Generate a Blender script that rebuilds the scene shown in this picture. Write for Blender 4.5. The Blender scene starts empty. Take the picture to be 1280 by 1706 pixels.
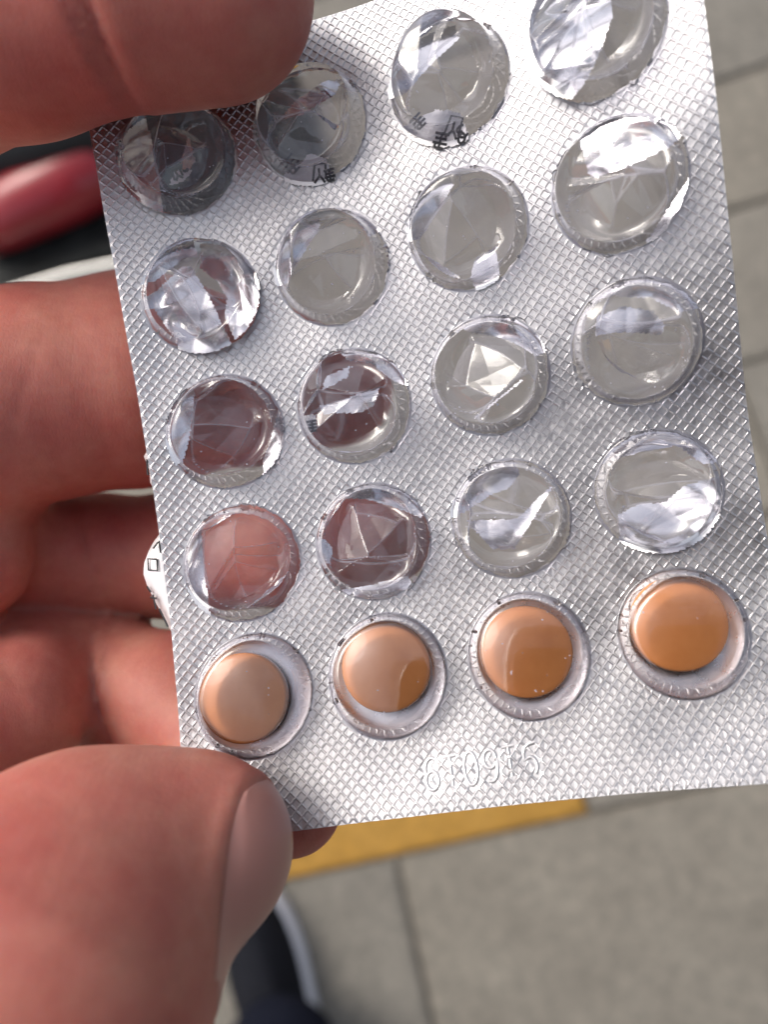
import bpy, bmesh, math, random
import numpy as np
from mathutils import Matrix, Vector

random.seed(7)
rng = np.random.default_rng(11)
scene = bpy.context.scene
col = scene.collection

# ------------------------------------------------------------------ camera
CAM_H = 1.02
ROWS = np.array([[0.95476, 0.26849, 0.12789],      # paving's x direction, seen by the camera
                 [-0.22799, 0.93693, -0.26492],    # paving's y direction
                 [-0.19095, 0.22377, 0.95575]])    # up
U_, _, V_ = np.linalg.svd(ROWS)
ROT = U_ @ V_
CAMM = Matrix([[*ROT[0], 0], [*ROT[1], 0], [*ROT[2], CAM_H], [0, 0, 0, 1]])
FPX = 1300.0                                       # focal length in photo pixels (1280 x 1706)
cam_data = bpy.data.cameras.new('camera')
cam = bpy.data.objects.new('camera', cam_data)
col.objects.link(cam)
cam.matrix_world = CAMM
cam_data.sensor_fit = 'VERTICAL'
cam_data.sensor_height = 7.3
cam_data.lens = 7.3 * FPX / 1706.0
cam_data.clip_start = 0.005
cam_data.clip_end = 200
cam_data.dof.use_dof = True
cam_data.dof.focus_distance = 0.0665
cam_data.dof.aperture_fstop = cam_data.lens / 1.4
scene.camera = cam

# ------------------------------------------------------------------ light
SUN_EL, SUN_AZ = 52.0, 138.0          # azimuth measured from +x, counter-clockwise
world = bpy.data.worlds.new('World')
scene.world = world
world.use_nodes = True
nt = world.node_tree
nt.nodes.clear()
sky = nt.nodes.new('ShaderNodeTexSky')
sky.sky_type = 'NISHITA'
sky.sun_disc = False
sky.sun_elevation = math.radians(SUN_EL)
sky.sun_rotation = math.radians(90.0 - SUN_AZ)
sky.air_density = 1.0
sky.dust_density = 6.0
sky.ozone_density = 1.0
hs = nt.nodes.new('ShaderNodeHueSaturation')
hs.inputs['Saturation'].default_value = 0.6
bg = nt.nodes.new('ShaderNodeBackground')
bg.inputs['Strength'].default_value = 0.15
wo = nt.nodes.new('ShaderNodeOutputWorld')
nt.links.new(sky.outputs[0], hs.inputs['Color'])
# thin broken cloud, spread evenly over the whole sky
wtc = nt.nodes.new('ShaderNodeTexCoord')
cn = nt.nodes.new('ShaderNodeTexNoise')
cn.inputs['Scale'].default_value = 2.6
cn.inputs['Detail'].default_value = 7.0
cn.inputs['Roughness'].default_value = 0.55
cr = nt.nodes.new('ShaderNodeValToRGB')
cr.color_ramp.elements[0].position = 0.40
cr.color_ramp.elements[0].color = (0.8, 0.81, 0.84, 1)
cr.color_ramp.elements[1].position = 0.62
cr.color_ramp.elements[1].color = (1.7, 1.68, 1.62, 1)
cm = nt.nodes.new('ShaderNodeMix')
cm.data_type = 'RGBA'
cm.blend_type = 'MULTIPLY'
cm.inputs[0].default_value = 1.0
nt.links.new(wtc.outputs['Generated'], cn.inputs['Vector'])
nt.links.new(cn.outputs[0], cr.inputs[0])
nt.links.new(hs.outputs[0], cm.inputs[6])
nt.links.new(cr.outputs[0], cm.inputs[7])
nt.links.new(cm.outputs[2], bg.inputs['Color'])
nt.links.new(bg.outputs[0], wo.inputs['Surface'])
sd = bpy.data.lights.new('sun', 'SUN')
sd.energy = 0.9
sd.angle = math.radians(30)
sd.color = (1.0, 0.95, 0.88)
sun = bpy.data.objects.new('sun', sd)
col.objects.link(sun)
sdir = Vector((math.cos(math.radians(SUN_EL)) * math.cos(math.radians(SUN_AZ)),
               math.cos(math.radians(SUN_EL)) * math.sin(math.radians(SUN_AZ)),
               math.sin(math.radians(SUN_EL))))
sun.rotation_euler = sdir.to_track_quat('Z', 'Y').to_euler()
sun.location = sdir * 3
vs = scene.view_settings
vs.view_transform = 'Standard'
vs.look = 'None'
vs.exposure = 0.0
vs.gamma = 1.0
vs.use_curve_mapping = False
scene.cycles.transparent_max_bounces = 14
scene.cycles.max_bounces = 7
scene.cycles.glossy_bounces = 4
scene.cycles.diffuse_bounces = 3
scene.cycles.use_adaptive_sampling = True
scene.cycles.adaptive_threshold = 0.025
scene.cycles.caustics_reflective = False
scene.cycles.caustics_refractive = False
scene.cycles.sample_clamp_indirect = 4.0
scene.cycles.use_denoising = True


# ------------------------------------------------------------------ helpers
def camera_point(px, py, d):
    """millimetres in front of the lens -> camera space (mm)"""
    return np.array([(px - 640.0) / FPX * d, -(py - 853.0) / FPX * d, -d])


def ground_point(px, py, z=0.0):
    d = ROT @ np.array([(px - 640.0) / FPX, -(py - 853.0) / FPX, -1.0])
    t = (z - CAM_H) / d[2]
    return Vector(d * t) + Vector((0, 0, CAM_H))


def mesh_from(name, verts, faces, smooth=True):
    me = bpy.data.meshes.new(name)
    verts = np.asarray(verts, dtype=np.float64)
    if isinstance(faces, np.ndarray):
        n, k = faces.shape
        me.vertices.add(len(verts))
        me.vertices.foreach_set('co', verts.astype(np.float32).ravel())
        me.loops.add(n * k)
        me.loops.foreach_set('vertex_index', faces.astype(np.int32).ravel())
        me.polygons.add(n)
        me.polygons.foreach_set('loop_start', np.arange(0, n * k, k, dtype=np.int32))
        me.polygons.foreach_set('loop_total', np.full(n, k, dtype=np.int32))
        me.update(calc_edges=True)
        me.validate()
    else:
        me.from_pydata([tuple(v) for v in verts], [], faces)
        me.update()
    me.polygons.foreach_set('use_smooth', np.full(len(me.polygons), smooth, dtype=bool))
    return me


def obj(name, me, mat=None, parent=None, label=None, cat=None, group=None, kind=None):
    o = bpy.data.objects.new(name, me)
    col.objects.link(o)
    if mat is not None and me is not None and len(me.materials) == 0:
        me.materials.append(mat)
    if parent is not None:
        o.parent = parent
    for k, v in (('label', label), ('category', cat), ('group', group), ('kind', kind)):
        if v:
            o[k] = v
    return o


def material(name):
    m = bpy.data.materials.new(name)
    m.use_nodes = True
    t = m.node_tree
    b = t.nodes['Principled BSDF']
    return m, t, b


def node(t, kind, **kw):
    n = t.nodes.new(kind)
    for k, v in kw.items():
        if k in n.inputs:
            n.inputs[k].default_value = v
        else:
            setattr(n, k, v)
    return n


def ramp(t, src, stops):
    r = t.nodes.new('ShaderNodeValToRGB')
    e = r.color_ramp.elements
    while len(e) < len(stops):
        e.new(0.5)
    for i, (p, c) in enumerate(stops):
        e[i].position = p
        e[i].color = (*c, 1.0) if len(c) == 3 else c
    t.links.new(src, r.inputs[0])
    return r


def noise(t, scale, detail=4.0, rough=0.55, coord='Object', vec_scale=None):
    tc = t.nodes.new('ShaderNodeTexCoord')
    n = t.nodes.new('ShaderNodeTexNoise')
    n.inputs['Scale'].default_value = scale
    n.inputs['Detail'].default_value = detail
    n.inputs['Roughness'].default_value = rough
    if vec_scale:
        mp = t.nodes.new('ShaderNodeMapping')
        mp.inputs['Scale'].default_value = vec_scale
        t.links.new(tc.outputs[coord], mp.inputs[0])
        t.links.new(mp.outputs[0], n.inputs['Vector'])
    else:
        t.links.new(tc.outputs[coord], n.inputs['Vector'])
    return n


def bump(t, b, src, strength, dist):
    n = t.nodes.new('ShaderNodeBump')
    n.inputs['Strength'].default_value = strength
    n.inputs['Distance'].default_value = dist
    t.links.new(src, n.inputs['Height'])
    t.links.new(n.outputs[0], b.inputs['Normal'])
    return n


def simple(name, color, rough=0.5, metallic=0.0, var=0.0, scale=30.0, bump_s=0.0, bump_d=0.001, **kw):
    m, t, b = material(name)
    b.inputs['Roughness'].default_value = rough
    b.inputs['Metallic'].default_value = metallic
    for k, v in kw.items():
        b.inputs[k].default_value = v
    n = noise(t, scale)
    lo = tuple(max(0.0, c * (1 - var)) for c in color)
    hi = tuple(min(1.0, c * (1 + var)) for c in color)
    r = ramp(t, n.outputs[0], [(0.3, lo), (0.7, hi)])
    t.links.new(r.outputs[0], b.inputs['Base Color'])
    if bump_s:
        n2 = noise(t, scale * 3)
        bump(t, b, n2.outputs[0], bump_s, bump_d)
    return m


# ------------------------------------------------------------------ materials
def foil_material(name, rough, base, coat):
    m, t, b = material(name)
    b.inputs['Metallic'].default_value = 1.0
    b.inputs['Base Color'].default_value = (*base, 1)
    n = noise(t, 900.0, 3.0)
    r = ramp(t, n.outputs[0], [(0.3, (rough * 0.8,) * 3), (0.75, (rough * 1.25,) * 3)])
    t.links.new(r.outputs[0], b.inputs['Roughness'])
    b.inputs['Coat Weight'].default_value = coat
    b.inputs['Coat Roughness'].default_value = 0.08
    n2 = noise(t, 5200.0, 2.0)
    bump(t, b, n2.outputs[0], 0.10, 0.00001)
    return m


M_FOIL = foil_material('embossed foil', 0.42, (0.63, 0.625, 0.645), 0.15)
M_BACK = foil_material('smooth backing foil', 0.30, (0.92, 0.915, 0.93), 0.0)
M_FLAP = foil_material('torn foil', 0.16, (0.90, 0.90, 0.91), 0.0)

m, t, b = material('foil seen from its lacquered side')
b.inputs['Base Color'].default_value = (0.93, 0.92, 0.93, 1)
b.inputs['Roughness'].default_value = 0.42
b.inputs['Metallic'].default_value = 0.4
n2 = noise(t, 2500.0, 3.0)
bump(t, b, n2.outputs[0], 0.2, 0.00004)
M_PRINT = m
M_INK = simple('printing ink', (0.02, 0.02, 0.025), 0.5, var=0.3, scale=4000)

# clear thin plastic: see-through sheet with surface reflections
m, t, b = material('clear thin plastic')
t.nodes.remove(b)
out = t.nodes['Material Output']
tr = node(t, 'ShaderNodeBsdfTransparent')
gl = node(t, 'ShaderNodeBsdfGlossy', Roughness=0.02)
gl.inputs['Color'].default_value = (1, 1, 1, 1)
fr = node(t, 'ShaderNodeFresnel', IOR=1.52)
mul = node(t, 'ShaderNodeMath', operation='MULTIPLY', use_clamp=True)
mul.inputs[1].default_value = 2.0
lw = node(t, 'ShaderNodeLayerWeight', Blend=0.35)
tint = ramp(t, lw.outputs['Facing'], [(0.0, (0.93, 0.93, 0.965)), (0.55, (0.89, 0.885, 0.94)), (0.9, (0.74, 0.72, 0.82))])
mix = node(t, 'ShaderNodeMixShader')
nb = noise(t, 420.0, 3.0)
bp = node(t, 'ShaderNodeBump', Strength=0.06, Distance=0.0001)
t.links.new(nb.outputs[0], bp.inputs['Height'])
t.links.new(bp.outputs[0], gl.inputs['Normal'])
t.links.new(bp.outputs[0], fr.inputs['Normal'])
t.links.new(fr.outputs[0], mul.inputs[0])
t.links.new(tint.outputs[0], tr.inputs['Color'])
t.links.new(mul.outputs[0], mix.inputs[0])
t.links.new(tr.outputs[0], mix.inputs[1])
t.links.new(gl.outputs[0], mix.inputs[2])
hz = node(t, 'ShaderNodeBsdfDiffuse', Roughness=0.3)
hz.inputs['Color'].default_value = (0.82, 0.82, 0.95, 1)
hz2 = node(t, 'ShaderNodeBsdfTranslucent')
hz2.inputs['Color'].default_value = (0.82, 0.82, 0.95, 1)
hzm = node(t, 'ShaderNodeMixShader')
hzm.inputs[0].default_value = 0.45
t.links.new(hz.outputs[0], hzm.inputs[1])
t.links.new(hz2.outputs[0], hzm.inputs[2])
at = node(t, 'ShaderNodeAttribute', attribute_name='stress')
cl = noise(t, 330.0, 4.0, 0.6)
clr = ramp(t, cl.outputs[0], [(0.35, (0.07,) * 3), (0.75, (0.22,) * 3)])
sp = noise(t, 2300.0, 1.0, 0.4)
spr = ramp(t, sp.outputs[0], [(0.755, (0, 0, 0)), (0.79, (0.8,) * 3)])
m1 = node(t, 'ShaderNodeMath', operation='MULTIPLY_ADD')
m1.inputs[1].default_value = 0.45
m2 = node(t, 'ShaderNodeMath', operation='ADD', use_clamp=True)
t.links.new(at.outputs['Fac'], m1.inputs[0])
t.links.new(clr.outputs[0], m1.inputs[2])
t.links.new(m1.outputs[0], m2.inputs[0])
t.links.new(spr.outputs[0], m2.inputs[1])
mix2 = node(t, 'ShaderNodeMixShader')
t.links.new(m2.outputs[0], mix2.inputs[0])
t.links.new(mix.outputs[0], mix2.inputs[1])
t.links.new(hzm.outputs[0], mix2.inputs[2])
t.links.new(mix2.outputs[0], out.inputs['Surface'])
M_CLEAR = m

m, t, b = material('orange tablet coating')
n1 = noise(t, 700.0, 5.0)
r = ramp(t, n1.outputs[0], [(0.3, (0.82, 0.30, 0.085)), (0.7, (0.88, 0.345, 0.11))])
t.links.new(r.outputs[0], b.inputs['Base Color'])
b.inputs['Roughness'].default_value = 0.33
b.inputs['Coat Weight'].default_value = 0.8
b.inputs['Coat Roughness'].default_value = 0.04
n3 = noise(t, 3200.0, 3.0)
bump(t, b, n3.outputs[0], 0.10, 0.00003)
M_TABLET = m

m, t, b = material('skin')
n1 = noise(t, 85.0, 6.0, 0.62)
n2 = noise(t, 700.0, 4.0, 0.6)
r1 = ramp(t, n1.outputs[0], [(0.22, (0.51, 0.125, 0.108)), (0.45, (0.585, 0.20, 0.16)), (0.62, (0.645, 0.275, 0.21)), (0.78, (0.70, 0.38, 0.28))])
r2 = ramp(t, n2.outputs[0], [(0.3, (0.88, 0.80, 0.80)), (0.7, (1.0, 1.0, 1.0))])
mx = node(t, 'ShaderNodeMix', data_type='RGBA', blend_type='MULTIPLY')
mx.inputs[0].default_value = 0.7
t.links.new(r1.outputs[0], mx.inputs[6])
t.links.new(r2.outputs[0], mx.inputs[7])
t.links.new(mx.outputs[2], b.inputs['Base Color'])
b.inputs['Roughness'].default_value = 0.52
b.inputs['Specular IOR Level'].default_value = 0.38
b.inputs['Subsurface Weight'].default_value = 0.65
b.inputs['Subsurface Radius'].default_value = (1.0, 0.3, 0.15)
b.inputs['Subsurface Scale'].default_value = 0.003
v1 = node(t, 'ShaderNodeTexVoronoi', Scale=2600.0, feature='DISTANCE_TO_EDGE')
tc = node(t, 'ShaderNodeTexCoord')
mp = node(t, 'ShaderNodeMapping')
mp.inputs['Scale'].default_value = (1.0, 0.55, 1.0)
nd = noise(t, 900.0, 2.0)
t.links.new(tc.outputs['Object'], mp.inputs[0])
t.links.new(mp.outputs[0], v1.inputs['Vector'])
rv = ramp(t, v1.outputs['Distance'], [(0.0, (0, 0, 0)), (0.25, (0.45, 0.45, 0.45))])
ad = node(t, 'ShaderNodeMath', operation='ADD')
t.links.new(rv.outputs[0], ad.inputs[0])
t.links.new(nd.outputs[0], ad.inputs[1])
# long fine lines running across the fingers
lines = noise(t, 260.0, 5.0, 0.65, vec_scale=(6.0, 1.0, 1.0))
lines2 = noise(t, 200.0, 5.0, 0.65, vec_scale=(1.0, 5.0, 1.0))
l_add = node(t, 'ShaderNodeMath', operation='ADD')
t.links.new(lines.outputs[0], l_add.inputs[0])
t.links.new(lines2.outputs[0], l_add.inputs[1])
l_mul = node(t, 'ShaderNodeMath', operation='MULTIPLY_ADD')
l_mul.inputs[1].default_value = 2.2
t.links.new(l_add.outputs[0], l_mul.inputs[0])
t.links.new(ad.outputs[0], l_mul.inputs[2])
bump(t, b, l_mul.outputs[0], 0.26, 0.00008)
M_SKIN = m

m, t, b = material('finger nail')
b.inputs['Base Color'].default_value = (0.60, 0.29, 0.25, 1)
b.inputs['Roughness'].default_value = 0.30
b.inputs['Subsurface Weight'].default_value = 0.3
b.inputs['Subsurface Radius'].default_value = (1.0, 0.4, 0.3)
b.inputs['Subsurface Scale'].default_value = 0.0012
nn = noise(t, 700.0, 3.0, vec_scale=(1, 0.12, 1))
bump(t, b, nn.outputs[0], 0.12, 0.0001)
M_NAIL = m

# paving
def paver_material(name, lo, mid, hi, seed):
    m, t, b = material(name)
    n1 = noise(t, 7.0 + seed, 6.0, 0.65)
    n2 = noise(t, 70.0, 7.0, 0.75)
    r1 = ramp(t, n1.outputs[0], [(0.3, lo), (0.5, mid), (0.72, hi)])
    r2 = ramp(t, n2.outputs[0], [(0.3, (0.55, 0.55, 0.55)), (0.7, (1.12, 1.10, 1.07))])
    mx = node(t, 'ShaderNodeMix', data_type='RGBA', blend_type='MULTIPLY')
    mx.inputs[0].default_value = 1.0
    t.links.new(r1.outputs[0], mx.inputs[6])
    t.links.new(r2.outputs[0], mx.inputs[7])
    t.links.new(mx.outputs[2], b.inputs['Base Color'])
    b.inputs['Roughness'].default_value = 0.85
    bump(t, b, n2.outputs[0], 0.5, 0.002)
    return m


M_PAVE = [paver_material('grey concrete paving', (0.205, 0.19, 0.163), (0.243, 0.226, 0.195), (0.28, 0.262, 0.226), 0),
          paver_material('cool concrete paving', (0.20, 0.187, 0.163), (0.236, 0.222, 0.194), (0.273, 0.257, 0.224), 2),
          paver_material('warm concrete paving', (0.21, 0.193, 0.162), (0.25, 0.23, 0.194), (0.287, 0.266, 0.224), 4)]
M_YELLOW = paver_material('yellow paving', (0.36, 0.19, 0.03), (0.44, 0.24, 0.04), (0.48, 0.27, 0.055), 1)
M_JOINT = simple('sand joint', (0.12, 0.11, 0.09), 0.95, var=0.25, scale=90)


# ------------------------------------------------------------------ ground and paving
def slab_mesh(name, sx, sy, h=0.04, bev=0.004):
    bm = bmesh.new()
    bmesh.ops.create_cube(bm, size=1.0)
    for v in bm.verts:
        v.co = Vector((v.co.x * sx, v.co.y * sy, (v.co.z - 0.5) * h))
    bmesh.ops.bevel(bm, geom=[e for e in bm.edges if e.verts[0].co.z > -0.001 and e.verts[1].co.z > -0.001],
                    offset=bev, segments=2, affect='EDGES')
    me = bpy.data.meshes.new(name)
    bm.to_mesh(me)
    bm.free()
    return me


g = 40.0
ground = obj('ground', mesh_from('ground', [(-g, -g, -0.012), (g, -g, -0.012), (g, g, -0.012), (-g, g, -0.012)],
                                 [(0, 1, 2, 3)], False), M_JOINT, kind='structure')
pavement = bpy.data.objects.new('pavement', None)
col.objects.link(pavement)
pavement['kind'] = 'structure'
GAP = 0.0032
mesh_cache = {}


def paver(x0, x1, y0, y1, mat, name='paver'):
    key = (round(x1 - x0, 3), round(y1 - y0, 3), mat.name)
    if key not in mesh_cache:
        me = slab_mesh('paver', x1 - x0 - GAP, y1 - y0 - GAP)
        me.materials.append(mat)
        mesh_cache[key] = me
    o = bpy.data.objects.new(name, mesh_cache[key])
    col.objects.link(o)
    o.parent = pavement
    o.location = ((x0 + x1) / 2, (y0 + y1) / 2, random.uniform(-0.0015, 0.0015))
    o.rotation_euler = (random.uniform(-.003, .003), random.uniform(-.003, .003), random.uniform(-.002, .002))
    return o


X_J = [-1.386, -0.805, -0.224, 0.357, 0.938, 1.519]
Y_HI = [-0.147, 0.052, 0.146, 0.345, 0.562, 0.764, 0.965, 1.166, 1.367, 1.568]
for j in range(len(Y_HI) - 1):
    y0, y1 = Y_HI[j], Y_HI[j + 1]
    if j == 0:                      # the yellow row, ending in plain slabs
        for k, (x0, x1) in enumerate(((-1.386, -0.805), (-0.805, -0.562), (-0.562, 0.018))):
            paver(x0, x1, y0, y1, M_YELLOW)
        for x0, x1 in ((0.018, 0.357), (0.357, 0.938), (0.938, 1.519)):
            paver(x0, x1, y0, y1, M_PAVE[0])
        continue
    for i in range(len(X_J) - 1):
        paver(X_J[i], X_J[i + 1], y0, y1, M_PAVE[(i * 2 + j * 5) % 3])
for j, (y0, y1) in enumerate(((-0.747, -0.147), (-1.347, -0.747))):
    for i in range(len(X_J) - 1):
        paver(X_J[i], X_J[i + 1], y0, y1, M_PAVE[(1 if i == 1 else 2 if i == 2 else 0)])

# ------------------------------------------------------------------ blister pack
PR = np.array([[0.969099, -0.168288, -0.180352], [0.15823, 0.984997, -0.068877], [0.189237, 0.038212, 0.981188]])
U_, _, V_ = np.linalg.svd(PR)
PR = U_ @ V_
PT = np.array([3.3142, 10.8795, -68.4881]) * 0.001
PACKM = CAMM @ Matrix([[*PR[0], PT[0]], [*PR[1], PT[1]], [*PR[2], PT[2]], [0, 0, 0, 1]])
COEF = [1.8888, 2.1217, 1.5668, -0.2162, 0.8642, 0.1463, -1.5401, 0.029, -0.6195, -0.2038]
MON = [(2, 0), (1, 1), (0, 2), (3, 0), (2, 1), (1, 2), (0, 3), (2, 2), (1, 3), (3, 1)]
UL, UR, VB, VT = -24.73, 25.66, -34.53, 33.9
DOMES = [(-17.95, 23.89), (-17.95, 11.52), (-17.79, -0.73), (-18.02, -12.49), (-18.2, -23.8), (-5.87, 24.58),
         (-6.1, 11.9), (-6.22, -0.48), (-6.37, -12.53), (-6.58, -23.93), (6.63, 24.62), (6.16, 12.33), (5.98, -0.08),
         (5.79, -12.47), (5.5, -23.9), (18.31, 23.97), (18.37, 12.31), (18.07, 0.15), (18.04, -12.11), (18.02, -23.66)]
DNAME = ['A1', 'A2', 'A3', 'A4', 'A5', 'B1', 'B2', 'B3', 'B4', 'B5', 'C1', 'C2', 'C3', 'C4', 'C5', 'D1', 'D2', 'D3', 'D4', 'D5']
DR = 5.0            # base radius of a pocket, mm
DH = 3.3            # height of a pocket


def sheet(u, v):
    x = u / 18.6
    y = v / 24.18
    z = sum(c * x ** a * y ** b for c, (a, b) in zip(COEF, MON))
    # shallow dents and ripples left by pushing the tablets out
    z = z + 0.05 * np.sin(u * 0.55 + 1.0) * np.cos(v * 0.42) + 0.035 * np.sin(u * 0.21 - v * 0.63)
    z = z - 0.35 * np.exp(-(((u - 24) / 6.0) ** 2 + ((v + 5.5) / 4.5) ** 2))
    return z


def on_pack(u, v, h):
    """pack coordinates (mm) -> pack space (m)"""
    u = np.asarray(u, float)
    v = np.asarray(v, float)
    e = 0.02
    zu = (sheet(u + e, v) - sheet(u - e, v)) / (2 * e)
    zv = (sheet(u, v + e) - sheet(u, v - e)) / (2 * e)
    n = np.stack([-zu, -zv, np.ones_like(zu)], -1)
    n /= np.linalg.norm(n, axis=-1, keepdims=True)
    p = np.stack([u, v, sheet(u, v)], -1) + np.asarray(h, float)[..., None] * n
    return p * 0.001


pack = bpy.data.objects.new('blister_pack', None)
col.objects.link(pack)
pack.matrix_world = PACKM
pack['label'] = 'silver foil blister pack of twenty clear pockets, only its bottom row still filled'
pack['category'] = 'blister pack'

# --- embossed sheet: a lattice of raised ribs at 45 degrees, cells pressed in
PITCH = 0.67
RIB = 0.062
ph = np.array([0.055, 0.16, 0.5, 0.84, 0.945])
hv = np.array([1.0, 0.0, -0.12, 0.0, 1.0])
NL = 69
ks = np.arange(-NL, NL + 1)
tt = (ks[:, None] + ph[None, :]).ravel() * PITCH
ht = np.tile(hv, len(ks))
A_, B_ = np.meshgrid(tt, tt, indexing='ij')
HA, HB = np.meshgrid(ht, ht, indexing='ij')
u0 = (A_ + B_) / math.sqrt(2)
v0 = (A_ - B_) / math.sqrt(2)
h0 = np.where((HA == 1) | (HB == 1), 1.0, np.where((HA < 0) & (HB < 0), -0.12, 0.0)) * RIB
h0 = h0 + rng.normal(0, 0.0022, h0.shape)
n_ = len(tt)
idx = np.arange(n_ * n_).reshape(n_, n_)
quads = np.stack([idx[:-1, :-1], idx[1:, :-1], idx[1:, 1:], idx[:-1, 1:]], -1).reshape(-1, 4)[:, ::-1]
U0, V0, H0 = u0.ravel().copy(), v0.ravel().copy(), h0.ravel().copy()
keep_v = (U0 > UL) & (U0 < UR) & (V0 > VB) & (V0 < VT)
hole_of = np.full(U0.shape, -1)
dist_of = np.full(U0.shape, 99.0)
for k, (du, dv) in enumerate(DOMES):
    d = np.hypot(U0 - du, V0 - dv)
    near = d < dist_of
    dist_of = np.where(near, d, dist_of)
    hole_of = np.where(near, k, hole_of)
HOLE_R = DR * 1.0
in_hole = dist_of < HOLE_R
keep_v &= ~in_hole
quads = quads[keep_v[quads].any(axis=1)]
# pull the outlying corners of the last cells onto the outline
U0c = np.clip(U0, UL, UR)
V0c = np.clip(V0, VB, VT)
dx = np.array([DOMES[k][0] for k in hole_of])
dy = np.array([DOMES[k][1] for k in hole_of])
ang = np.arctan2(V0 - dy, U0 - dx)
rr = HOLE_R * (1 + 0.012 * np.sin(ang * 7 + hole_of) + 0.010 * np.sin(ang * 19 + 2 * hole_of) + rng.normal(0, 0.004, ang.shape))
popped = np.array([nm[1] != '5' for nm in DNAME])[hole_of]
for q in range(3):
    a0 = np.random.default_rng(40 + q).uniform(-3.14, 3.14, 20)[hole_of]
    da = np.abs((ang - a0 + math.pi) % (2 * math.pi) - math.pi)
    rr = rr + popped * HOLE_R * 0.055 * np.clip(1 - da / (0.16 + 0.1 * q), 0, 1)
U0c = np.where(in_hole, dx + rr * np.cos(ang), U0c)
V0c = np.where(in_hole, dy + rr * np.sin(ang), V0c)
# the ribs flatten out close to a pocket and under the stamped number
fl = np.clip((dist_of - HOLE_R - 0.12) / 0.5, 0, 1)
fl *= np.clip(np.minimum(np.minimum(U0c - UL, UR - U0c), np.minimum(V0c - VB, VT - V0c)) / 0.25, 0, 1)
H0 = H0 * fl
# stamped number along the lower edge, strokes in pack mm
STROKES = []


def glyph(pts, ox, oy, sx=1.0, sy=1.0, rot=0.0):
    c, s = math.cos(rot), math.sin(rot)
    STROKES.append([(ox + c * x * sx - s * y * sy, oy + s * x * sx + c * y * sy) for x, y in pts])


def arc(cx, cy, rx, ry, a0, a1, n=14):
    return [(cx + rx * math.cos(math.radians(a0 + (a1 - a0) * i / n)), cy + ry * math.sin(math.radians(a0 + (a1 - a0) * i / n)))
            for i in range(n + 1)]


# stamped characters, read from this side: 6 T 0 9 T 5
W_, H_ = 1.12, 2.3
gx = [-4.2 + i * 1.62 for i in range(6)]
gy = [-33.0 + i * 0.04 for i in range(6)]
ROTG = math.radians(1.5)
glyph(arc(0.55, 0.62, 0.5, 0.36, 60, 180) + arc(0.5, 0.30, 0.46, 0.28, 180, 540, 22), gx[0], gy[0], W_, H_, ROTG)
glyph([(0.0, 0.95), (1.0, 0.97)], gx[1], gy[1], W_ * 0.9, H_, ROTG)
glyph([(0.52, 0.95), (0.55, 0.05)], gx[1], gy[1], W_ * 0.9, H_, ROTG)
glyph(arc(0.5, 0.5, 0.48, 0.5, 90, 450, 26), gx[2], gy[2], W_, H_, ROTG)
glyph(arc(0.5, 0.70, 0.46, 0.28, 0, 360, 20) + arc(0.46, 0.38, 0.5, 0.36, 0, -115), gx[3], gy[3], W_, H_, ROTG)
glyph([(0.0, 0.98), (1.0, 1.0)], gx[4], gy[4], W_ * 0.9, H_, ROTG)
glyph([(0.52, 0.97), (0.55, 0.08)], gx[4], gy[4], W_ * 0.9, H_, ROTG)
glyph([(1.0, 1.0), (0.55, 0.97), (0.22, 0.88), (0.06, 0.70), (0.04, 0.5)] + arc(0.5, 0.3, 0.42, 0.27, 100, -60), gx[5], gy[5], W_, H_, ROTG)


pts_ = np.concatenate([np.array(pl) for pl in STROKES])
for x, y in pts_:
    H0 = H0 * (1 - 0.75 * np.exp(-((U0c - x) ** 2 + (V0c - y) ** 2) / 0.09))


used = np.unique(quads)
remap = np.full(U0.shape, -1)
remap[used] = np.arange(len(used))
P_ = on_pack(U0c[used], V0c[used], H0[used])
me = mesh_from('foil_sheet', P_, remap[quads], smooth=False)
foil = obj('foil_sheet', me, M_FOIL, pack)
so = foil.modifiers.new('thickness', 'SOLIDIFY')
so.thickness = 0.00022
so.offset = -1.0

def stroke_mesh(name, polylines, width, h_top, h_base, place):
    """a raised bar with a rounded back along every polyline"""
    V, F = [], []
    prof = [(-1.0, h_base), (-0.62, h_base + (h_top - h_base) * 0.8), (0.0, h_top), (0.62, h_base + (h_top - h_base) * 0.8), (1.0, h_base)]
    for pl in polylines:
        pl = np.array(pl, float)
        seg = np.diff(pl, axis=0)
        tan = np.vstack([seg[:1], seg[:-1] + seg[1:], seg[-1:]])
        tan /= np.linalg.norm(tan, axis=1, keepdims=True) + 1e-9
        nor = np.stack([-tan[:, 1], tan[:, 0]], 1)
        s = len(V)
        m_ = len(prof)
        for p, q in zip(pl, nor):
            for o_, h in prof:
                V.append((p[0] + q[0] * o_ * width / 2, p[1] + q[1] * o_ * width / 2, h))
        for i in range(len(pl) - 1):
            for j in range(m_ - 1):
                a = s + i * m_ + j
                F.append((a, a + 1, a + m_ + 1, a + m_)[::-1])
    V = np.array(V)
    return mesh_from(name, place(V[:, 0], V[:, 1], V[:, 2]), F, True)


obj('stamped_number', stroke_mesh('stamped_number', STROKES, 0.30, 0.042, 0.0, on_pack), M_FOIL, pack)


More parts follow.
